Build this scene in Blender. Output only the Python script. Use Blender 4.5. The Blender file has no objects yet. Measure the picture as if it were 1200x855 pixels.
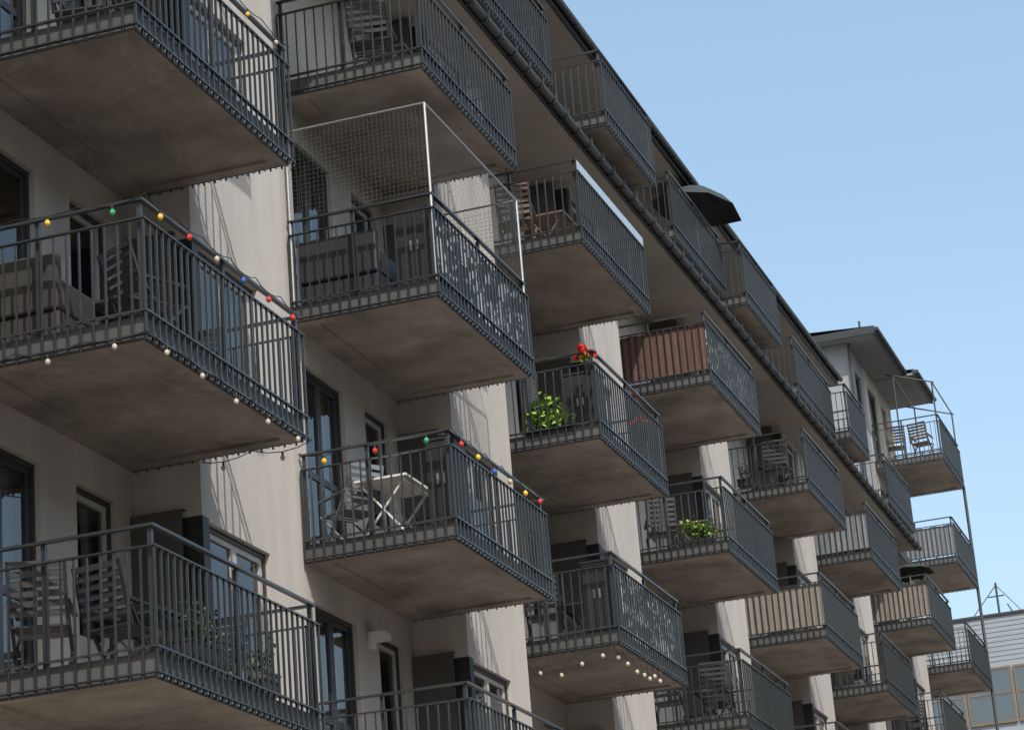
import bpy, math, random
from mathutils import Vector, Matrix, Euler
random.seed(7)
scene=bpy.context.scene
CZ=1.6
D,W,L,S,HB=8.95,1.868,3.461,2.9,7.386+CZ
REC=D+W            # recess wall plane
BAY=10.10          # bay front plane
COLX=[10.9,18.47,26.16,32.58,39.85,47.45,53.64,61.17,67.3]

# ---------------------------------------------------------------- materials
def mat(name,col,rough=.6,metal=0,var=0.0,scale=3.0,bump=0.0,bscale=60,col2=None,spec=.5,streak=False,rnd=0.0,noise_detail=8,big=0.0):
    m=bpy.data.materials.new(name);m.use_nodes=True
    nt=m.node_tree;n=nt.nodes;l=nt.links
    b=n['Principled BSDF'];b.inputs['Roughness'].default_value=rough;b.inputs['Metallic'].default_value=metal
    b.inputs['Specular IOR Level'].default_value=spec
    b.inputs['Base Color'].default_value=(*col,1)
    geo=n.new('ShaderNodeNewGeometry')
    if var>0 or col2:
        mp=n.new('ShaderNodeMapping');l.new(geo.outputs['Position'],mp.inputs['Vector'])
        if streak: mp.inputs['Scale'].default_value=(1,1,.18)
        no=n.new('ShaderNodeTexNoise');no.inputs['Scale'].default_value=scale;no.inputs['Detail'].default_value=noise_detail;no.inputs['Roughness'].default_value=.65
        l.new(mp.outputs[0],no.inputs['Vector'])
        rp=n.new('ShaderNodeValToRGB');rp.color_ramp.elements[0].position=.3;rp.color_ramp.elements[1].position=.72
        c2=col2 if col2 else tuple(c*(1-var) for c in col)
        rp.color_ramp.elements[0].color=(*c2,1);rp.color_ramp.elements[1].color=(*col,1)
        l.new(no.outputs['Fac'],rp.inputs[0])
        out=rp.outputs[0]
        if rnd>0:
            oi=n.new('ShaderNodeObjectInfo');mr=n.new('ShaderNodeMapRange');mr.inputs[3].default_value=1-rnd;mr.inputs[4].default_value=1+rnd
            l.new(oi.outputs['Random'],mr.inputs[0])
            hs=n.new('ShaderNodeHueSaturation');l.new(mr.outputs[0],hs.inputs['Value']);l.new(out,hs.inputs['Color']);out=hs.outputs[0]
        if big>0:   # thin pale mineral streaks / water marks
            wv=n.new('ShaderNodeTexNoise');wv.inputs['Scale'].default_value=.7;wv.inputs['Detail'].default_value=5;wv.inputs['Distortion'].default_value=1.2
            l.new(geo.outputs['Position'],wv.inputs['Vector'])
            r2=n.new('ShaderNodeValToRGB');e=r2.color_ramp.elements;e[0].position=.485;e[1].position=.515;e[0].color=(0,0,0,1);e[1].color=(0,0,0,1)
            k=e.new(.5);k.color=(big,big,big,1)
            l.new(wv.outputs['Fac'],r2.inputs[0])
            mx=n.new('ShaderNodeMix');mx.data_type='RGBA';l.new(r2.outputs[0],mx.inputs[0]);l.new(out,mx.inputs[6]);mx.inputs[7].default_value=(.5,.46,.41,1);out=mx.outputs[2]
        l.new(out,b.inputs['Base Color'])
    if bump>0:
        nb=n.new('ShaderNodeTexNoise');nb.inputs['Scale'].default_value=bscale;nb.inputs['Detail'].default_value=6
        l.new(geo.outputs['Position'],nb.inputs['Vector'])
        bp=n.new('ShaderNodeBump');bp.inputs['Strength'].default_value=bump;bp.inputs['Distance'].default_value=.01
        l.new(nb.outputs['Fac'],bp.inputs['Height']);l.new(bp.outputs[0],b.inputs['Normal'])
    return m
M={}
M['plaster']=mat('plaster',(.45,.425,.395),.9,var=.24,scale=1.6,bump=.6,bscale=70,spec=.2,streak=True)
M['plaster_grey']=mat('plaster_grey',(.26,.28,.30),.9,var=.15,scale=1.1,bump=.3,bscale=90,spec=.2,streak=True)
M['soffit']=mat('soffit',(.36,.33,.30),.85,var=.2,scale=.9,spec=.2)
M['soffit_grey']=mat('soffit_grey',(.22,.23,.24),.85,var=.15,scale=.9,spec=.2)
M['concrete']=mat('slab_concrete',(.37,.33,.29),.85,scale=1.0,bump=.4,bscale=35,col2=(.14,.122,.107),spec=.3,rnd=.16,big=.16)
M['rail']=mat('rail_paint',(.025,.030,.034),.32,var=.3,scale=9,spec=.65,rnd=.15)
M['steel']=mat('galvanised_steel',(.40,.41,.42),.35,metal=.7,var=.25,scale=20)
M['fascia']=mat('slab_fascia',(.07,.07,.07),.55,var=.3,scale=5,rnd=.1)
M['frame_dark']=mat('frame_dark',(.022,.025,.03),.4,var=.2,scale=5)
M['frame_white']=mat('frame_white',(.38,.37,.355),.5,var=.1,scale=4)
M['black']=mat('black_cladding',(.015,.016,.018),.45,var=.3,scale=6)
M['roof']=mat('roof_sheet',(.024,.027,.031),.45,var=.3,scale=4)
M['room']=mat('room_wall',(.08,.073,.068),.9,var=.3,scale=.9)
M['curtain']=mat('curtain_cloth',(.58,.56,.53),.9,var=.25,scale=2,streak=True)
M['brown']=mat('brown_canvas',(.10,.048,.038),.85,var=.35,scale=6,bump=.5,bscale=25)
M['beige']=mat('beige_canvas',(.19,.168,.145),.85,var=.25,scale=6,bump=.4,bscale=25)
M['greycanvas']=mat('grey_canvas',(.14,.155,.17),.7,var=.25,scale=6,bump=.4,bscale=25)
M['whitecanvas']=mat('white_canvas',(.33,.40,.46),.3,var=.1,scale=6)
M['parasol']=mat('parasol_cloth',(.02,.03,.032),.8,var=.3,scale=6)
M['furn_black']=mat('furniture_black',(.02,.02,.022),.5,var=.3,scale=8)
M['net']=mat('net_cord',(.07,.07,.07),.7,var=.2)
M['wicker']=mat('wicker',(.032,.027,.024),.7,var=.5,scale=60,bump=.8,bscale=120)
M['cushion']=mat('cushion',(.06,.068,.08),.9,var=.3,scale=8)
M['wood']=mat('teak',(.13,.09,.06),.6,var=.35,scale=12)
M['whitepaint']=mat('white_paint',(.60,.59,.56),.5,var=.08,scale=6)
M['terracotta']=mat('terracotta',(.16,.075,.045),.8,var=.2,scale=8)
M['leaf']=mat('leaf',(.27,.46,.05),.6,col2=(.08,.17,.02),scale=9)
M['leaf_dark']=mat('leaf_dark',(.06,.11,.025),.6,col2=(.02,.04,.012),scale=9)
M['petal_red']=mat('petal_red',(.7,.012,.012),.6,var=.3,scale=12)
M['petal_pink']=mat('petal_pink',(.6,.25,.4),.6,var=.3,scale=12)
for nm,c in (('red',(.5,.02,.02)),('yellow',(.7,.42,.03)),('green',(.03,.3,.12)),('blue',(.03,.10,.4)),('clear',(.42,.38,.30))):
    M['b_'+nm]=mat('bulb_'+nm,c,.15,spec=.7,var=.1,scale=20)
M['cable']=mat('cable_rubber',(.015,.015,.015),.6,var=.1)
M['ground']=mat('courtyard_paving',(.24,.218,.196),.9,var=.25,scale=.6,bump=.3,bscale=20)
M['siding']=mat('metal_siding',(.22,.25,.28),.5,var=.1,scale=.8)
M['ochre']=mat('wooden_frame',(.15,.105,.06),.6,var=.25,scale=3)
M['brick']=mat('opposite_render',(.30,.25,.20),.9,var=.25,scale=1.2,streak=True)

def glass_mat(name,tint=(.9,.95,.95),refl=1.0,base=.06):
    m=bpy.data.materials.new(name);m.use_nodes=True;nt=m.node_tree;n=nt.nodes;l=nt.links
    n.remove(n['Principled BSDF']);o=n['Material Output']
    tr=n.new('ShaderNodeBsdfTransparent');tr.inputs[0].default_value=(*tint,1)
    gl=n.new('ShaderNodeBsdfGlossy');gl.inputs['Roughness'].default_value=.02
    fr=n.new('ShaderNodeFresnel');fr.inputs[0].default_value=1.6
    no=n.new('ShaderNodeTexNoise');no.inputs['Scale'].default_value=.8
    bp=n.new('ShaderNodeBump');bp.inputs['Strength'].default_value=.06;l.new(no.outputs[0],bp.inputs['Height']);l.new(bp.outputs[0],gl.inputs['Normal'])
    ad=n.new('ShaderNodeMath');ad.operation='MULTIPLY_ADD';ad.inputs[1].default_value=refl;ad.inputs[2].default_value=base
    l.new(fr.outputs[0],ad.inputs[0])
    mx=n.new('ShaderNodeMixShader');l.new(ad.outputs[0],mx.inputs[0]);l.new(tr.outputs[0],mx.inputs[1]);l.new(gl.outputs[0],mx.inputs[2]);l.new(mx.outputs[0],o.inputs[0])
    return m
M['glass']=glass_mat('window_glass',(.72,.78,.78),1.0)
M['glass_blue']=glass_mat('blue_window_glass',(.45,.6,.7),.8,.12)
def light_dapple_mat():  # reflected light painted as pale blotches on a dark sheet
    m=mat('dappled_light_sheet',(.5,.5,.5),.8);nt=m.node_tree;n=nt.nodes;l=nt.links;b=n['Principled BSDF']
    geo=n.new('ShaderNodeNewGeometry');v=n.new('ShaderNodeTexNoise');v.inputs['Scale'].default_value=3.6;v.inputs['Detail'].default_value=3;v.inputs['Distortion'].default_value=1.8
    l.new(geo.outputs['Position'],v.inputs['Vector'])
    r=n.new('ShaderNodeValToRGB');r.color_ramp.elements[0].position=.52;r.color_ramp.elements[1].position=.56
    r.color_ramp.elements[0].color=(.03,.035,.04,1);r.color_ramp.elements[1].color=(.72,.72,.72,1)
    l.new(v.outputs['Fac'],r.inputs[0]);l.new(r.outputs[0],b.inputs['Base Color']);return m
M['light_dapple']=light_dapple_mat()

# ---------------------------------------------------------------- mesh builder
class MB:
    def __init__(s): s.v=[];s.f=[];s.m=[];s.mats=[];s.T=Matrix.Identity(4);s.cur=0
    def use(s,k):
        mm=M[k]
        if mm not in s.mats:s.mats.append(mm)
        s.cur=s.mats.index(mm);return s
    def add(s,vs,fs):
        o=len(s.v)
        for p in vs:s.v.append(tuple(s.T@Vector(p)))
        for f in fs:s.f.append(tuple(o+i for i in f));s.m.append(s.cur)
    def box(s,x0,x1,y0,y1,z0,z1):
        s.add([(x0,y0,z0),(x1,y0,z0),(x1,y1,z0),(x0,y1,z0),(x0,y0,z1),(x1,y0,z1),(x1,y1,z1),(x0,y1,z1)],
              [(0,3,2,1),(4,5,6,7),(0,1,5,4),(1,2,6,5),(2,3,7,6),(3,0,4,7)])
    def quad(s,a,b,c,d): s.add([a,b,c,d],[(0,1,2,3)])
    def rod(s,p,q,r,n=8,r2=None):
        p=Vector(p);q=Vector(q);d=(q-p);
        if d.length<1e-6:return
        d.normalize();a=d.orthogonal().normalized();b=d.cross(a);r2=r if r2 is None else r2
        vs=[];
        for i in range(n):
            t=2*math.pi*i/n;o=a*math.cos(t)+b*math.sin(t);vs.append(p+o*r)
        for i in range(n):
            t=2*math.pi*i/n;o=a*math.cos(t)+b*math.sin(t);vs.append(q+o*r2)
        fs=[(i,(i+1)%n,n+(i+1)%n,n+i) for i in range(n)]+[tuple(range(n))[::-1],tuple(range(n,2*n))]
        s.add(vs,fs)
    def beam(s,p,q,w,h):
        p=Vector(p);q=Vector(q);d=(q-p).normalized();up=Vector((0,0,1))
        if abs(d.z)>.99:up=Vector((0,1,0))
        a=d.cross(up).normalized()*w/2;b=a.cross(d).normalized()*h/2
        vs=[p-a-b,p+a-b,p+a+b,p-a+b,q-a-b,q+a-b,q+a+b,q-a+b]
        s.add(vs,[(0,1,2,3),(7,6,5,4),(0,4,5,1),(1,5,6,2),(2,6,7,3),(3,7,4,0)])
    def ball(s,c,r,nu=8,nv=6,sz=1):
        c=Vector(c);vs=[c+Vector((0,0,r*sz))]
        for j in range(1,nv):
            t=math.pi*j/nv
            for i in range(nu):
                u=2*math.pi*i/nu;vs.append(c+Vector((r*math.sin(t)*math.cos(u),r*math.sin(t)*math.sin(u),r*sz*math.cos(t))))
        vs.append(c-Vector((0,0,r*sz)));fs=[]
        for i in range(nu):
            fs.append((0,1+i,1+(i+1)%nu));k=1+(nv-2)*nu
            fs.append((len(vs)-1,k+(i+1)%nu,k+i))
            for j in range(nv-2):
                a=1+j*nu;fs.append((a+i,a+nu+i,a+nu+(i+1)%nu,a+(i+1)%nu))
        s.add(vs,fs)
    def mesh(s,name):
        me=bpy.data.meshes.new(name);me.from_pydata(s.v,[],s.f)
        for mm in s.mats:me.materials.append(mm)
        me.polygons.foreach_set('material_index',s.m);me.update();return me
    def obj(s,name,parent=None,loc=None):
        return link(name,s.mesh(name),parent,loc)
def link(name,me,parent=None,loc=None):
    o=bpy.data.objects.new(name,me);scene.collection.objects.link(o)
    if parent:o.parent=parent
    if loc:o.location=loc
    return o
def empty(name,parent=None,loc=(0,0,0)):
    o=link(name,None,parent,loc);o.empty_display_size=.3;return o

bld=empty('apartment_building')

# ---------------------------------------------------------------- walls
rooms=MB();rooms.use('room')
frames=MB();glassm=MB();glassm.use('glass');curt=MB();curt.use('curtain')
def wall_xz(mb,y,x0,x1,z0,z1,ops,depth=.13):
    us=sorted({x0,x1,*[o[0] for o in ops],*[o[1] for o in ops]});zs=sorted({z0,z1,*[o[2] for o in ops],*[o[3] for o in ops]})
    for i in range(len(us)-1):
        for j in range(len(zs)-1):
            cu=(us[i]+us[i+1])/2;cz=(zs[j]+zs[j+1])/2
            if any(o[0]<cu<o[1] and o[2]<cz<o[3] for o in ops):continue
            mb.quad((us[i],y,zs[j]),(us[i+1],y,zs[j]),(us[i+1],y,zs[j+1]),(us[i],y,zs[j+1]))
    for o in ops:
        a,b,c,d=o[:4]
        mb.quad((a,y,c),(a,y+depth,c),(a,y+depth,d),(a,y,d));mb.quad((b,y,c),(b,y,d),(b,y+depth,d),(b,y+depth,c))
        mb.quad((a,y,d),(a,y+depth,d),(b,y+depth,d),(b,y,d));mb.quad((a,y,c),(b,y,c),(b,y+depth,c),(a,y+depth,c))
        fill(y+depth,o)
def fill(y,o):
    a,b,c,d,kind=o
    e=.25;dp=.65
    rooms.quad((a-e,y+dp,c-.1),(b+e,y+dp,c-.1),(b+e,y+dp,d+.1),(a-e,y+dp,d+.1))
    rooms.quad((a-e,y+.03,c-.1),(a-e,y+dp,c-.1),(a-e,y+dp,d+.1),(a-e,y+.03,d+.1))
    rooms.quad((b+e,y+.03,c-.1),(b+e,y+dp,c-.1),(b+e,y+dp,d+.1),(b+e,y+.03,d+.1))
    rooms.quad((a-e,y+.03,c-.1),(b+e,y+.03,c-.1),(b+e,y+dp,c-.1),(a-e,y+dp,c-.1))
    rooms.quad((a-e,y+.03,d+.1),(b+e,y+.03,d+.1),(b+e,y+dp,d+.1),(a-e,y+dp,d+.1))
    outer='frame_dark';inner='frame_white' if kind in('door','bay') else 'frame_dark'
    frames.use(outer);t=.055;yf0,yf1=y-.075,y+.02
    def ring(a,b,c,d,t,y0,y1):
        frames.box(a,a+t,y0,y1,c,d);frames.box(b-t,b,y0,y1,c,d);frames.box(a+t,b-t,y0,y1,d-t,d);frames.box(a+t,b-t,y0,y1,c,c+t)
    ring(a+.002,b-.002,c+.002,d-.002,t,yf0,yf1)
    a+=t;b-=t;c+=t;d-=t
    n={'door':1,'window':2,'bay':2,'small':1}[kind]
    w=(b-a)/n
    for i in range(n):
        u0=a+i*w+.003;u1=u0+w-.006
        frames.use(inner);ring(u0,u1,c,d,.06,yf0+.02,yf1-.02)
        if kind=='door': frames.box(u0+.06,u1-.06,yf0+.035,yf1-.04,c+.06,c+.75);gz=c+.75
        elif kind=='window': frames.box(u0+.06,u1-.06,yf0+.03,yf1-.03,c+.85,c+.93);gz=c+.06
        else: gz=c+.06
        glassm.quad((u0+.05,y-.03,gz-.01),(u1-.05,y-.03,gz-.01),(u1-.05,y-.03,d-.05),(u0+.05,y-.03,d-.05))
    r=random.random()
    if r<.72:
        side=random.choice([0,1,2]);wd=(b-a)*random.uniform(.22,.5)
        rng=[(a,a+wd)] if side==0 else [(b-wd,b)] if side==1 else [(a,a+wd*.6),(b-wd*.6,b)]
        for (p,q) in rng:
            k=max(6,int((q-p)/.03));pts=[]
            for i in range(k+1):
                pts.append((p+(q-p)*i/k,y+.12+.025*math.sin(i*1.7)))
            for i in range(k):
                curt.quad((*pts[i],c),(*pts[i+1],c),(*pts[i+1],d),(*pts[i],d))
    elif r<.85:
        bl=(d-c)*random.uniform(.2,.6)
        curt.quad((a,y+.05,d-bl),(b,y+.05,d-bl),(b,y+.05,d),(a,y+.05,d))

wl=MB();wl.use('plaster')
blackp=MB();blackp.use('black')
ztop=15.66+CZ
T2=21.95+CZ
zl=[HB+k*S for k in range(-3,6)]
XEND=71.2
bays=[(c+L,c+L+2.4) for c in COLX[:-1]]
recs=[];px=4.0
for b0,b1 in bays: recs.append((px,b0));px=b1
recs.append((px,XEND))
END0=65.0
PENT=57.0
def levels(top): return [z for z in zl if z+.3<top]
for i,(x0,x1) in enumerate(recs):
    tp=T2 if i==len(recs)-1 else ztop
    ops=[];cx=COLX[i]
    for z in levels(tp):
        f=z+.2
        for (a,b,h0,h1,k) in ((cx+.28,cx+1.55,.08,2.3,'window'),(cx+2.25,cx+3.05,.08,2.3,'door')):
            if a>x0 and b<x1 and f+h1<tp-.1: ops.append((a,b,f+h0,f+h1,k))
    wall_xz(wl,REC,x0,x1,0,tp,ops)
sill=MB();sill.use('frame_dark')
for i,(x0,x1) in enumerate(bays):
    tp=ztop
    ops=[]
    for z in levels(tp):
        f=z+.2
        if f+2.1>tp-.1:continue
        ops.append((x0+.14,x0+1.62,f+.85,f+2.12,'bay'))
        sill.box(x0+.138,x0+1.66,BAY-.045,BAY+.05,f+.825,f+.848)
        blackp.box(x0-.012,x0+.135,BAY-.012,BAY+.02,f+.82,f+2.15)
        blackp.box(x0-.014,x0+.01,BAY+.02,BAY+.48,f+.82,f+2.15)
    wall_xz(wl,BAY,x0,x1,0,tp,ops)
    wl.quad((x0,BAY,0),(x0,REC,0),(x0,REC,tp),(x0,BAY,tp))
    wl.quad((x1,BAY,0),(x1,REC,0),(x1,REC,tp),(x1,BAY,tp))
wl.obj('facade_walls',bld);blackp.obj('corner_cladding',bld);sill.obj('window_sills',bld)
bd=MB();bd.use('plaster');bd.box(4,64.9,11.75,22,0,15.85+CZ);bd.box(65.3,XEND,11.75,22,0,21.9+CZ)
bd.box(4,PENT-.1,11.85,22,15.851+CZ,18.3+CZ)
bd.quad((4,REC,0),(4,11.75,0),(4,11.75,ztop),(4,REC,ztop));bd.quad((XEND,REC,0),(XEND,11.75,0),(XEND,11.75,T2),(XEND,REC,T2))
bd.obj('rear_body',bld)
eb=MB();eb.use('plaster_grey');eb.box(END0,END0+.2,REC-.01,22,ztop-.5,T2)
wall_xz(eb,REC-.008,END0+.2,bays[-1][1],ztop+.2,T2,[(65.7,66.6,HB+4*S+1.1,HB+4*S+2.4,'small')])
eb.obj('end_block_wall',bld)
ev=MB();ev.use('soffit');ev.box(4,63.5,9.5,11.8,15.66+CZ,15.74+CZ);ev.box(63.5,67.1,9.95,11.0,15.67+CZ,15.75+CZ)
ev.use('roof');ev.box(4,63.5,9.44,9.5,15.64+CZ,15.86+CZ);ev.box(4,64.99,9.96,11.8,15.751+CZ,15.87+CZ);ev.box(4,63.5,9.5,9.96,15.742+CZ,15.86+CZ);ev.box(63.5,67.1,9.9,9.95,15.66+CZ,15.86+CZ)
ev.rod((4,9.38,15.70+CZ),(63.6,9.38,15.70+CZ),.065,10)
x=4.3
while x<63.4:
    ev.box(x,x+.03,9.30,9.45,15.62+CZ,15.645+CZ);ev.box(x,x+.03,9.295,9.312,15.62+CZ,15.78+CZ);x+=.6
ev.obj('main_eave',bld)
ph=MB();ph.use('plaster_grey');ops=[]
PHB=[(29.9,33.5,9.46),(35.2,38.0,9.12),(40.4,44.0,9.44),(44.35,47.1,9.12),(50.3,54.0,9.48),(54.15,56.2,9.15),(60.2,63.5,9.44)]
for (a,b,y) in PHB[:-1]+[(22.0,25.6,9.46),(27,29.7,9.12)]:
    ops.append((a+.3,a+1.2,16.3+CZ,18.1+CZ,'door'));
    if b-a>2.9:ops.append((a+1.7,a+2.9,16.9+CZ,18.1+CZ,'window'))
wall_xz(ph,REC+.1,4,PENT,15.861+CZ,18.32+CZ,ops)
ph.quad((PENT,REC+.1,15.861+CZ),(PENT,22,15.861+CZ),(PENT,22,18.32+CZ),(PENT,REC+.1,18.32+CZ))
ph.obj('penthouse_wall',bld)
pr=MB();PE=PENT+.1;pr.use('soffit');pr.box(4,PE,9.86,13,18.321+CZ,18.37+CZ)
pr.use('roof');pr.box(4,PE,9.8,9.86,18.29+CZ,18.52+CZ)
pr.quad((4,9.82,18.52+CZ),(PE,9.82,18.52+CZ),(PE,16,20.2+CZ),(4,16,20.2+CZ))
pr.quad((4,16,20.2+CZ),(PE,16,20.2+CZ),(PE,22,18.5+CZ),(4,22,18.5+CZ))
pr.add([(PE,9.86,18.37+CZ),(PE,22,18.37+CZ),(PE,16,20.2+CZ)],[(0,1,2)])
pr.rod((4,9.74,18.42+CZ),(PE,9.74,18.42+CZ),.06,8)
x=5
while x<PE-.3:
    pr.box(x,x+.03,9.67,9.81,18.34+CZ,18.36+CZ);pr.box(x,x+.04,9.9,9.93,18.5+CZ,18.72+CZ);x+=1.2
pr.rod((4,9.915,18.70+CZ),(PE,9.915,18.70+CZ),.015,6)
pr.obj('penthouse_roof',bld)
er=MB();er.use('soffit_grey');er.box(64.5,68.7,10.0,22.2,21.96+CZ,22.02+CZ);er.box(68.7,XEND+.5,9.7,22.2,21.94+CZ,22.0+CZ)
er.use('roof');er.box(64.44,68.7,9.93,10.0,21.92+CZ,22.12+CZ);er.box(64.44,64.5,10.0,22.2,21.92+CZ,22.12+CZ);er.box(68.7,XEND+.5,9.62,9.7,21.92+CZ,22.1+CZ)
er.quad((64.44,9.95,22.12+CZ),(68.7,9.95,22.12+CZ),(68.7,16,22.5+CZ),(64.44,16,22.5+CZ))
er.quad((68.7,9.65,22.1+CZ),(XEND+.5,9.65,22.1+CZ),(XEND+.5,16,22.5+CZ),(68.7,16,22.5+CZ))
er.rod((64.44,9.87,22.03+CZ),(68.7,9.87,22.03+CZ),.055,8)
er.rod((68.7,9.56,22.02+CZ),(XEND+.5,9.56,22.02+CZ),.055,8)
er.rod((64.9,REC-.07,21.9+CZ),(64.9,REC-.07,15.9+CZ),.04)
er.rod((65.0,10.4,22.1+CZ),(65.0,10.4,22.5+CZ),.03)
er.obj('end_block_roof',bld)
pc=MB();pc.use('rail')
pc.rod((70.85,8.98,HB-3*S+1),(70.85,8.98,HB+4*S+.1),.045)
pc.obj('balcony_columns',bld)

# ---------------------------------------------------------------- balconies
H=1.29
def rail_mesh(L,W,name,sp=.125):
    mb=MB();mb.use('rail')
    bw,bd_=.015,.022
    def run(ax,n,fixed,length):
        for i in range(n+1):
            t=length*i/n
            if ax=='x': mb.box(t-bw/2,t+bw/2,fixed-bd_/2,fixed+bd_/2,-.015,1.085)
            else: mb.box(fixed-bd_/2,fixed+bd_/2,t-bw/2,t+bw/2,-.015,1.085)
    run('x',round(L/sp),0,L);
    run('y',round(W/sp),0,W-.03);run('y',round(W/sp),L,W-.03)
    for z0,z1 in ((1.086,1.100),(.240,.258),(.03,.044)):
        o=.020
        mb.box(-o,L+o,-o,o,z0,z1);mb.box(-o,o,o,W-.03,z0,z1);mb.box(L-o,L+o,o,W-.03,z0,z1)
    i=.055
    for px_,py_ in ((i,i),(L-i,i),(L/2,i),(i,W/2+.1),(L-i,W/2+.1),(i,W-.06),(L-i,W-.06)):
        mb.box(px_-.020,px_+.020,py_-.020,py_+.020,.2,1.266)
    mb.box(0.005,L-.005,.005,.055,1.266,1.29);mb.box(.005,.055,.055,W-.02,1.266,1.29);mb.box(L-.055,L-.005,.055,W-.02,1.266,1.29)
    mb.use('steel')
    n=round(L/sp)
    for k in range(n):
        t=L*(k+.5)/n;mb.box(t-.011,t+.011,-.010,.02,.002,.024)
    n=round(W/sp)
    for k in range(n):
        t=(W-.03)*(k+.5)/n;mb.box(L-.02,L+.012,t-.012,t+.012,.002,.024)
    return mb.mesh(name)
def slab_mesh(L,W,name):
    mb=MB();mb.use('concrete');e=.035
    x0,x1,y0,y1=e,L-e,e,W-.004
    mb.box(x0+.012,x1-.012,y0+.012,y1,.03,.2)
    r=.16
    mb.box(x0+.012,x1-.012,y0+.012,y0+r,.0,.03);mb.box(x0+.012,x0+r,y0+r,y1,.0,.03);mb.box(x1-r,x1-.012,y0+r,y1,.0,.03)
    mb.box(x0+r,x1-r,y1-.28,y1,.0,.03)
    mb.use('fascia')
    mb.box(x0,x1,y0,y0+.01,-.004,.215);mb.box(x0,x0+.01,y0+.01,y1,-.004,.215);mb.box(x1-.01,x1,y0+.01,y1,-.004,.215)
    return mb.mesh(name)
RM=rail_mesh(L,W,'railing');SM=slab_mesh(L,W,'slab')
def balcony(x,y,z,rm,sm):
    b=empty('balcony',bld,(x,y,z));link('railing',rm,b);link('slab',sm,b)
    return b
for ci,cx in enumerate(COLX):
    for k in range(-3,5):
        if k>2 and ci<8:continue
        balcony(cx,D,HB+k*S,RM,SM)
cache={}
for (a,b,y) in PHB+[(22.0,25.6,9.46),(27,29.7,9.12)]:
    l_=round(b-a,2);w_=round(REC+.1-y,2)
    if (l_,w_) not in cache:cache[(l_,w_)]=(rail_mesh(l_,w_,'railing_top'),slab_mesh(l_,w_,'slab_top'))
    balcony(a,y,HB+3*S,*cache[(l_,w_)])

rooms.obj('room_interiors',bld);frames.obj('window_frames',bld);glassm.obj('window_glass',bld);curt.obj('curtains',bld)

wlmp=MB();wlmp.use('whitepaint');wlmp.box(28.05,28.19,REC-.05,REC,6.75+CZ,6.95+CZ);wlmp.box(27.98,28.26,REC-.22,REC-.05,6.85+CZ,6.93+CZ)
wlmp.obj('wall_lamp',bld)

# ---------------------------------------------------------------- balcony things
def base(c,k): return Vector((COLX[c+1],D,HB+k*S))
def screen(c,k,sides,m,z0=.27,z1=1.07,wave=.006,name='privacy_or_dapple_screen',lo=0,hi=1):
    mb=MB();mb.use(m);mb.T=Matrix.Translation(base(c,k))
    def strip(p,q,nrm):
        n=40
        for i in range(n):
            t0=i/n;t1=(i+1)/n
            w0=wave*math.sin(i*1.9);w1=wave*math.sin((i+1)*1.9)
            a=p.lerp(q,t0)+nrm*w0;b=p.lerp(q,t1)+nrm*w1
            zt0=z1+.01*math.sin(i*.7);zt1=z1+.01*math.sin((i+1)*.7)
            mb.quad((a.x,a.y,z0),(b.x,b.y,z0),(b.x,b.y,zt1),(a.x,a.y,zt0))
    e=.03
    if 'f' in sides: strip(Vector((e+(L-2*e)*lo,e,0)),Vector((e+(L-2*e)*hi,e,0)),Vector((0,1,0)))
    if 'n' in sides: strip(Vector((e,e,0)),Vector((e,W-.05,0)),Vector((1,0,0)))
    if 'r' in sides: strip(Vector((L-e,e,0)),Vector((L-e,W-.05,0)),Vector((1,0,0)))
    return mb.obj(name)
screen(3,2,'n','brown');screen(3,2,'f','light_dapple')  # brown side screen; front sheet added to carry painted light blotches
screen(1,1,'f','light_dapple',lo=.03,hi=.97)  # this front sheet and the next also carry painted light blotches
screen(2,0,'f','light_dapple',lo=.1,hi=.9)
screen(4,1,'nf','beige');screen(4,2,'f','greycanvas');screen(5,2,'n','greycanvas')
screen(6,2,'nf','beige');screen(7,3,'nf','greycanvas')
wc=MB();wc.use('whitecanvas');b=base(2,2);wc.box(b.x+.02,b.x+L-.02,b.y-.012,b.y-.002,b.z+1.12,b.z+1.255);wc.obj('wind_shield')

def T(loc,rz=0,s=1): return Matrix.Translation(Vector(loc))@Matrix.Rotation(math.radians(rz),4,'Z')@Matrix.Scale(s,4)
def chair(loc,rz,m='furn_black',name='garden_chair'):
    mb=MB();mb.use(m);mb.T=T(loc,rz)
    for s_ in (-.24,.24):
        mb.beam((s_,-.22,0),(s_,.24,.64),.03,.02);mb.beam((s_,.24,0),(s_,-.24,.45),.03,.02)
        mb.beam((s_,.2,.44),(s_,.36,.98),.03,.025);mb.beam((s_,-.26,.63),(s_,.27,.66),.045,.025)
    for i in range(6): mb.box(-.23,.23,-.24+i*.08,-.18+i*.08,.44,.455)
    for i in range(6):
        t=i/5;mb.box(-.23,.23,.235+.115*t,.25+.115*t,.52+.40*t,.575+.40*t)
    mb.beam((-.24,-.2,.06),(.24,-.2,.06),.02,.02);mb.beam((-.24,.22,.06),(.24,.22,.06),.02,.02)
    return mb.obj(name)
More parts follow.
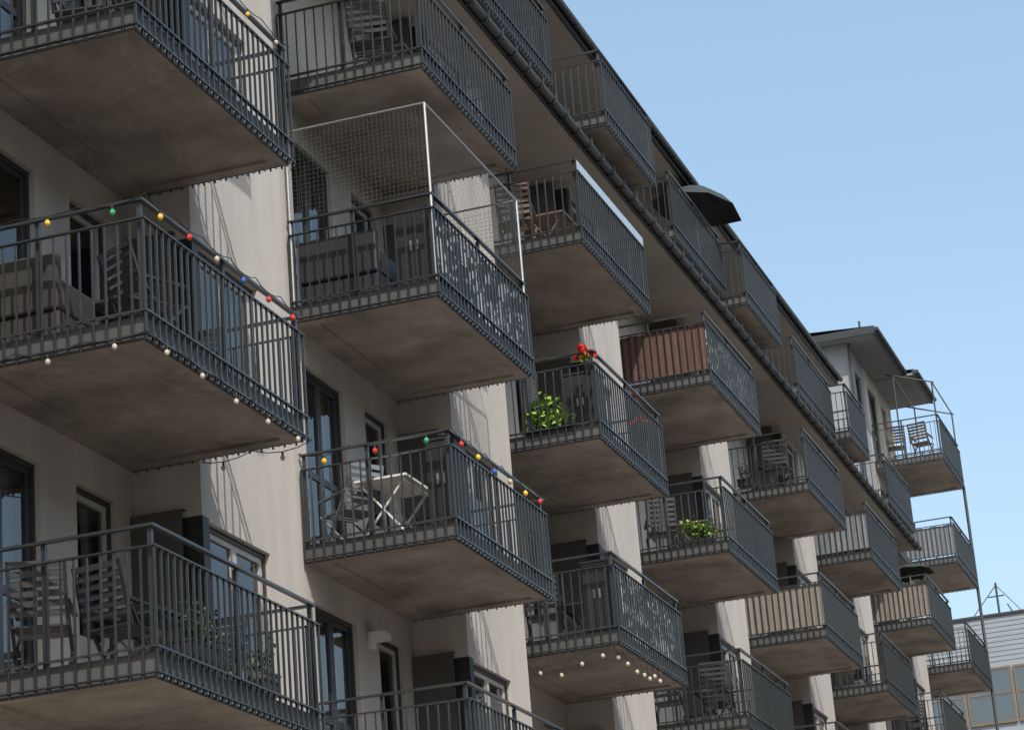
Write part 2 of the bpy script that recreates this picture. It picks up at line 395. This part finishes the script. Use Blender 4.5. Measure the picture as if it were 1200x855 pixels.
def table(loc,rz,m='whitepaint',w=.8,d=.6,h=.72,name='balcony_table'):
    mb=MB();mb.use(m);mb.T=T(loc,rz)
    n=7
    for i in range(n): mb.box(-w/2,w/2,-d/2+i*d/n+.004,-d/2+(i+1)*d/n-.004,h-.025,h)
    mb.box(-w/2+.04,w/2-.04,-d/2+.04,-d/2+.06,h-.07,h-.026);mb.box(-w/2+.04,w/2-.04,d/2-.06,d/2-.04,h-.07,h-.026)
    for s_ in (-1,1):
        mb.beam((s_*(w/2-.05),-d/2+.03,0),(s_*(w/2-.05),d/2-.05,h-.03),.03,.02);mb.beam((s_*(w/2-.08),d/2-.03,0),(s_*(w/2-.08),-d/2+.05,h-.03),.03,.02)
    return mb.obj(name)
def sofa(loc,rz,m='wicker',w=1.3,name='balcony_sofa'):
    mb=MB();mb.use(m);mb.T=T(loc,rz)
    mb.box(-w/2,w/2,-.35,.35,.06,.32);mb.box(-w/2,w/2,.27,.38,.321,.85)
    mb.box(-w/2,-w/2+.12,-.35,.269,.321,.62);mb.box(w/2-.12,w/2,-.35,.269,.321,.62)
    for sx in(-1,1):
        for sy in(-.3,.3):mb.box(sx*(w/2-.06)-.03,sx*(w/2-.06)+.03,sy-.03,sy+.03,0,.06)
    mb.use('cushion');mb.box(-w/2+.13,-.005,-.33,.26,.325,.45);mb.box(.005,w/2-.13,-.33,.26,.325,.45)
    mb.box(-w/2+.14,-.01,.14,.262,.455,.83);mb.box(.01,w/2-.14,.14,.262,.455,.83)
    o=mb.obj(name);bv=o.modifiers.new('b','BEVEL');bv.width=.025;bv.segments=2;return o
def cabinet(loc,rz=0,w=.5,d=.4,h=1.0,m='black',name='storage_cabinet'):
    mb=MB();mb.use(m);mb.T=T(loc,rz)
    mb.box(-w/2,w/2,-d/2,d/2,.05,h);mb.box(-w/2-.015,w/2+.015,-d/2-.015,d/2+.015,h,h+.03)
    mb.box(-w/2+.01,-.004,-d/2-.015,-d/2-.001,.07,h-.02);mb.box(.004,w/2-.01,-d/2-.015,-d/2-.001,.07,h-.02)
    for sx in(-1,1):
        for sy in(-1,1):mb.box(sx*(w/2-.04)-.02,sx*(w/2-.04)+.02,sy*(d/2-.04)-.02,sy*(d/2-.04)+.02,0,.05)
    mb.use('steel');mb.box(-.05,-.03,-d/2-.03,-d/2-.015,h*.5,h*.62);mb.box(.03,.05,-d/2-.03,-d/2-.015,h*.5,h*.62)
    return mb.obj(name)
def plant(loc,r=(.3,.15,.2),n=260,m='leaf',flowers=None,nf=12,pot='box',name='potted_plant',ls=.05,ps=.04):
    mb=MB();mb.T=T(loc)
    mb.use('terracotta' if pot=='round' else 'furn_black')
    if pot=='round':
        mb.rod((0,0,-.25),(0,0,-.02),.11,12,.15);mb.rod((0,0,-.02),(0,0,.02),.165,12)
    elif pot=='small': mb.rod((0,0,-.16),(0,0,.0),.07,12,.1)
    else:
        rx,ry=max(r[0],.09),max(r[1],.09)
        mb.box(-rx,rx,-ry,ry,-.14,-.02);mb.box(-rx-.01,rx+.01,-ry-.01,ry+.01,-.02,.0)
    mb.use('leaf_dark')
    for i in range(12):
        a=random.uniform(0,6.28);q=Vector((r[0]*.8*math.cos(a),r[1]*.8*math.sin(a),r[2]*random.uniform(.5,1.3)));mb.rod((q.x*.3,q.y*.3,-.02),q,.005,4)
    cl=[Vector((random.uniform(-r[0],r[0])*.85,random.uniform(-r[1],r[1])*.8,random.uniform(.2,1.1)*r[2])) for _ in range(9)]
    for i in range(n):
        mb.use(m if random.random()<.75 else 'leaf_dark')
        c=random.choice(cl)+Vector((random.gauss(0,r[0]*.2),random.gauss(0,r[1]*.35),random.gauss(0,r[2]*.25)))
        R=Euler((random.uniform(-1,1),random.uniform(-1,1),random.uniform(0,6.28))).to_matrix();s_=ls*random.uniform(.6,1.3)
        pts=[R@Vector(p)*s_+c for p in ((-.5,0,0),(0,-.35,.08),(.6,0,0),(0,.35,.08))]
        mb.add(pts,[(0,1,2,3)])
    if flowers:
        mb.use(flowers)
        for i in range(nf):
            c=random.choice(cl)+Vector((random.gauss(0,r[0]*.3),random.gauss(0,r[1]*.4),r[2]*random.uniform(.3,1.0)))
            for j in range(9):
                R=Euler((random.uniform(-1.5,1.5),random.uniform(-1.5,1.5),random.uniform(0,6.28))).to_matrix()
                o=Vector((random.gauss(0,.02),random.gauss(0,.02),random.gauss(0,.015)))+c
                mb.add([R@Vector(p)*ps+o for p in ((-.5,-.3,0),(.5,-.4,0),(.5,.5,0),(-.4,.5,0))],[(0,1,2,3)])
    return mb.obj(name)
def lights(pts,bulbs,nper,name='string_lights',sag=.06,r=.028,drop=.04):
    mb=MB();k=0
    for a,b in zip(pts[:-1],pts[1:]):
        a=Vector(a);b=Vector(b);n=max(2,int((b-a).length/nper));prev=None
        sg=[sag*random.uniform(.4,1.3) for _ in range(n+1)]
        for i in range(n*4+1):
            t=i/(n*4);p=a.lerp(b,t);ph_=(i%4)/4;p.z-=sg[i//4]*4*ph_*(1-ph_)
            mb.use('cable')
            if prev is not None:mb.rod(prev,p,.005,5)
            prev=p
            if i%4==2:
                mb.rod(p,p-Vector((0,0,drop)),.011,6)
                mb.use('b_'+bulbs[k%len(bulbs)]);k+=1
                mb.ball(p-Vector((0,0,drop+r*.9)),r,10,8,1.2)
    return mb.obj(name)

b=base(0,0)
lights([b+Vector((.03,W,1.33)),b+Vector((.0,-.03,1.31)),b+Vector((L,-.03,1.30))],['red','yellow','green','yellow','red','clear','blue','red'],.5,r=.026)
lights([b+Vector((-.03,W,.08)),b+Vector((-.03,-.03,.05)),b+Vector((L+.03,-.03,.02)),b+Vector((L+.05,W,.02))],['clear'],.6,r=.024,sag=.05)
b=base(1,0)
lights([b+Vector((.03,W,1.31)),b+Vector((.0,-.03,1.28)),b+Vector((L,-.03,1.28))],['yellow','red','green','red','yellow','blue','clear'],.5,r=.03)
b=base(2,0)
lights([b+Vector((-.03,W,.0)),b+Vector((-.03,1.0,-.12)),b+Vector((-.03,.1,.0)),b+Vector((.8,-.04,-.15)),b+Vector((1.9,-.04,.0))],['clear'],.26,r=.028,sag=.12)
b=base(0,1)
lights([b+Vector((.0,-.03,1.33)),b+Vector((L,-.03,1.30))],['clear','yellow'],.6,r=.022)

F=.2
def P(c,k,x,y,z=F): return base(c,k)+Vector((x,y,z+.003))
sofa(P(0,0,.6,1.4),90,name='wicker_sofa',w=.9);table(P(0,0,1.6,.95),0,'furn_black',.8,.6);chair(P(0,0,1.0,.45),60,'furn_black');chair(P(0,0,2.7,.9),-90)
chair(P(0,-1,.5,1.3),110);chair(P(0,-1,.9,.75),80);table(P(0,-1,1.7,.9),0,'furn_black',.7,.7);chair(P(0,-1,2.7,.8),-90)
sofa(P(1,1,.55,1.3),90,'furn_black',w=1.0,name='dark_sofa');cabinet(P(1,1,.45,.35),-90);table(P(1,1,1.8,.8),0,'furn_black')
table(P(1,0,.65,.95),0,'whitepaint',.9,.65);chair(P(1,0,.6,1.5),150,'greycanvas');cabinet(P(1,0,.45,.22),-90,w=.35,h=1.05);chair(P(1,0,1.8,.9),-90)
cabinet(P(2,1,.75,.4),-90,w=.5,h=.95);plant(P(2,1,.14,.72,.26),(.11,.36,.32),680,'leaf',name='flower_box_plant',ls=.085)
plant(P(2,1,.12,.12,1.14),(.13,.13,.12),120,'leaf','petal_red',14,'small','geranium',ps=.06);plant(P(2,1,2.9,.12,.9),(.1,.08,.1),60,'leaf','petal_red',8,'small','geranium',ps=.055)
plant(P(2,1,.2,1.65,.6),(.1,.12,.15),80,'leaf_dark','petal_pink',6,'round','flowering_plant')
cabinet(P(2,0,.35,.3),-90,w=.4,h=1.0);table(P(2,0,1.5,.9),0,'furn_black');chair(P(2,0,.6,1.2),100)
plant(P(3,1,.16,.55,.3),(.10,.28,.25),260,'leaf',name='potted_plant',ls=.08);chair(P(3,1,.7,1.3),110);table(P(3,1,1.6,.9),0,'wood')
chair(P(3,0,.6,.6),100);table(P(3,0,1.5,.9),0,'furn_black');chair(P(3,0,.5,1.4),90)
chair(P(4,2,.5,.7),100,'furn_black');table(P(4,2,1.3,.9),0,'furn_black');plant(P(4,2,.3,1.3,.5),(.15,.15,.25),120,'leaf_dark',pot='box')
chair(P(2,2,.5,1.1),100,'wood');table(P(2,2,1.3,.8),0,'wood');chair(P(1,2,.5,.8),100,'furn_black');table(P(1,2,1.5,.9),0,'furn_black')
chair(P(0,1,.8,.9),100,'furn_black');table(P(0,1,1.8,.9),0,'furn_black')
plant(P(0,-1,2.9,.4,.5),(.15,.15,.3),150,'leaf_dark',pot='box');plant(P(0,-1,1.2,.2,.5),(.3,.1,.3),220,'leaf_dark')
plant(P(1,-1,1.2,.2,.5),(.3,.1,.2),150,'leaf_dark');chair(P(5,2,.6,.8),100);chair(P(7,4,.5,1.3),100,'wood');chair(P(7,4,.5,.6),80,'wood')
chair(P(5,1,.6,1.0),100);plant(P(5,2,.25,.3,.5),(.15,.15,.3),120,'leaf_dark',pot='round');chair(P(6,1,.6,.8),100)

b=base(1,1);nf=MB();nf.use('steel');ht=H+1.15
c=[b+Vector((.03,W-.05,0)),b+Vector((.03,.03,0)),b+Vector((L-.03,.03,0)),b+Vector((L-.03,W-.05,0))]
for p in c: nf.rod(p+Vector((0,0,.2)),p+Vector((0,0,ht)),.018)
for p,q in zip(c[:-1],c[1:]): nf.rod(p+Vector((0,0,ht)),q+Vector((0,0,ht)),.014)
nf.use('net')
for p,q in zip(c[:-1],c[1:]):
    n=int((q-p).length/.055)
    for i in range(1,n):
        a=p.lerp(q,i/n);nf.beam(a+Vector((0,0,H)),a+Vector((0,0,ht)),.0022,.0022)
    for j in range(int((ht-H)/.055)):
        z=H+j*.055;nf.beam(p+Vector((0,0,z)),q+Vector((0,0,z)),.0022,.0022)
nf.obj('balcony_net_frame')

def parasol(loc,r,h,tilt=0,tz=0,name='parasol',polh=1.2,n=8):
    mb=MB();mb.T=T(loc)
    mb.use('steel');mb.rod((0,0,-polh),(0,0,0),.018)
    R=Matrix.Rotation(math.radians(tz),4,'Z')@Matrix.Rotation(math.radians(tilt),4,'Y')
    mb.T=T(loc)@R;mb.use('parasol');ap=(0,0,h)
    rings=[]
    for k,(rr,zz) in enumerate(((.35,.80),(.7,.45),(1,.0))):
        ring=[]
        for i in range(n*2):
            a=math.pi*i/n;q=rr*r*(1 if i%2==0 else .88);ring.append((q*math.cos(a),q*math.sin(a),zz*h-(0 if i%2==0 else -.05*rr)))
        rings.append(ring)
    vs=[ap]+sum(rings,[]);m_=n*2;fs=[(0,1+i,1+(i+1)%m_) for i in range(m_)]
    for k in range(2):
        for i in range(m_):fs.append((1+k*m_+i,1+(k+1)*m_+i,1+(k+1)*m_+(i+1)%m_,1+k*m_+(i+1)%m_))
    mb.add(vs,fs)
    mb.use('furn_black')
    for i in range(n):
        a=2*math.pi*i/n;mb.rod((0,0,h*.9),(r*.98*math.cos(a),r*.98*math.sin(a),.0),.006,4)
        mb.rod((0,0,h*.2),(r*.5*math.cos(a),r*.5*math.sin(a),h*.55),.006,4)
    mb.rod((0,0,h),(0,0,h+.06),.012,6)
    return mb.obj(name)
parasol((43.6,9.75,HB+3*S+1.72),.9,.5,12,-60,polh=1.51,n=4)
parasol((62.2,9.5,HB+2*S+1.55),.62,.26,5,20,polh=1.34)
# open awning frame at the far top balcony
af=MB();af.use('rail');q0=base(7,4);top_=H+.95
for (x_,y_) in ((.06,.06),(L-.06,.06),(.06,1.1),(L-.06,1.1)):
    af.rod(q0+Vector((x_,y_,.2)),q0+Vector((x_,y_,top_ if y_<1 else top_+.35)),.022)
for x_ in (.06,L-.06): af.rod(q0+Vector((x_,.0,top_-.03)),q0+Vector((x_,1.3,top_+.42)),.02)
for y_,z_ in ((.06,top_),(1.1,top_+.35)): af.rod(q0+Vector((.06,y_,z_)),q0+Vector((L-.06,y_,z_)),.02)
af.obj('awning_frame')

# ---------------------------------------------------------------- ground, background
g=MB();g.use('ground');g.quad((-800,-800,0),(1500,-800,0),(1500,800,0),(-800,800,0));g.obj('ground')
bg=empty('office_building');q=MB();X0=104;top=24.0
q.use('siding');q.box(X0,X0+14,-30,34,0,top)
for i in range(9): q.box(X0-.02,X0-.001,-30,34,top-.25-i*.2,top-.25-i*.2+.16)
q.use('roof');q.box(X0-.1,X0+14.1,-30.1,34.1,top,top+.1)
q.obj('walls',bg)
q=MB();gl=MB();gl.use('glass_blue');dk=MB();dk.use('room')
for fl in range(7):
    zt=top-2.1-fl*3.3
    if zt-2.3<0:break
    y=-29.5
    while y<33:
        q.use('ochre');y1=y+1.9
        q.box(X0-.1,X0-.002,y,y+.07,zt-2.3,zt);q.box(X0-.1,X0-.002,y1-.07,y1,zt-2.3,zt);q.box(X0-.1,X0-.002,y+.07,y1-.07,zt-.09,zt);q.box(X0-.1,X0-.002,y+.07,y1-.07,zt-2.3,zt-2.2)
        q.box(X0-.09,X0-.06,y+.07,y1-.07,zt-1.1,zt-1.04);q.box(X0-.09,X0-.06,y+.92,y+.97,zt-1.04,zt-.09)
        gl.quad((X0-.05,y+.05,zt-2.25),(X0-.05,y1-.05,zt-2.25),(X0-.05,y1-.05,zt-.05),(X0-.05,y+.05,zt-.05))
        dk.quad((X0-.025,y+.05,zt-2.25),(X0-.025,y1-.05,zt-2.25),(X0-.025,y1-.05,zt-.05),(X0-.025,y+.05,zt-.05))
        y+=2.0 if random.random()<.8 else 2.6
q.obj('window_frames',bg);gl.obj('window_glass',bg);dk.obj('window_backs',bg)
am=MB();am.use('roof');am.rod((112,13.4,top),(112,13.4,top+3.2),.05)
am.rod((112,13.4,top+3.1),(112,11.2,top+.2),.02);am.rod((112,13.4,top+3.1),(112,16,top+.2),.02)
am.rod((112,12.6,top+.1),(112,11.6,top+3.9),.045);am.rod((112,12.0,top+.1),(112,13.0,top+2.2),.03)
am.rod((112,13.1,top+2.6),(112,13.8,top+2.6),.03);am.obj('roof_antenna')
# off-view apartment block added to cut low sky fill (also seen in window reflections)
ob=empty('added_sky_blocker');q=MB();q.use('brick');YB=-17;q.box(-25,92,YB-12,YB,0,17)
q.use('roof');q.box(-25.4,92.4,YB-12.4,YB+.4,17.001,17.25);q.obj('walls',ob)
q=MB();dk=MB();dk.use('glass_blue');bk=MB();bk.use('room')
for fl in range(5):
    z0=1.2+fl*3.2;x=-23
    while x<90:
        q.use('frame_white')
        q.box(x,x+.08,YB+.002,YB+.06,z0,z0+1.5);q.box(x+1.52,x+1.6,YB+.002,YB+.06,z0,z0+1.5);q.box(x+.08,x+1.52,YB+.002,YB+.06,z0,z0+.08);q.box(x+.08,x+1.52,YB+.002,YB+.06,z0+1.42,z0+1.5);q.box(x+.77,x+.83,YB+.04,YB+.06,z0+.08,z0+1.42)
        dk.quad((x+.06,YB+.03,z0+.06),(x+1.54,YB+.03,z0+.06),(x+1.54,YB+.03,z0+1.44),(x+.06,YB+.03,z0+1.44))
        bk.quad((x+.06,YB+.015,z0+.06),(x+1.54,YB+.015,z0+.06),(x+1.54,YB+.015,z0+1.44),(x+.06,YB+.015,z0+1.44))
        x+=3.1
q.obj('window_frames',ob);dk.obj('window_glass',ob);bk.obj('window_backs',ob)

# ---------------------------------------------------------------- light
d=Vector((.50,.37,-.78)).normalized();sd=-d
sun=bpy.data.lights.new('sun','SUN');sun.energy=5.0;sun.angle=math.radians(.5);sun.color=(1,.95,.88)
so=bpy.data.objects.new('sun',sun);scene.collection.objects.link(so);so.rotation_euler=d.to_track_quat('-Z','Y').to_euler()
w=bpy.data.worlds.new('World');scene.world=w;w.use_nodes=True
nt=w.node_tree;bgk=nt.nodes['Background'];sk=nt.nodes.new('ShaderNodeTexSky');sk.sky_type='NISHITA';sk.sun_disc=False
sk.sun_elevation=math.asin(sd.z);sk.sun_rotation=math.atan2(sd.x,sd.y);sk.air_density=1.0;sk.dust_density=3.0;sk.ozone_density=1.0
# thin bright summer haze added over the sky colour (same for every ray)
ml=nt.nodes.new('ShaderNodeVectorMath');ml.operation='MULTIPLY_ADD';ml.inputs[1].default_value=(1.65,1.6,1.5);ml.inputs[2].default_value=(.55,.95,1.0)
nt.links.new(sk.outputs[0],ml.inputs[0]);nt.links.new(ml.outputs[0],bgk.inputs[0]);bgk.inputs[1].default_value=.14
scene.view_settings.view_transform='Standard';scene.view_settings.look='None';scene.view_settings.exposure=0

# ---------------------------------------------------------------- camera
pi_,ya,ro=math.radians(18.714),math.radians(17.302),math.radians(-4.686)
fw=Vector((math.cos(pi_)*math.cos(ya),math.cos(pi_)*math.sin(ya),math.sin(pi_)))
rt=fw.cross(Vector((0,0,1))).normalized();up=rt.cross(fw)
r2=rt*math.cos(ro)+up*math.sin(ro);u2=-rt*math.sin(ro)+up*math.cos(ro)
cam=bpy.data.cameras.new('camera');cam.sensor_width=36;cam.lens=3000.7/1200*36;cam.clip_end=3000;cam.clip_start=.1
co=bpy.data.objects.new('camera',cam);scene.collection.objects.link(co)
mw=Matrix((( r2.x,u2.x,-fw.x,0),(r2.y,u2.y,-fw.y,0),(r2.z,u2.z,-fw.z,CZ),(0,0,0,1)))
co.matrix_world=mw;scene.camera=co
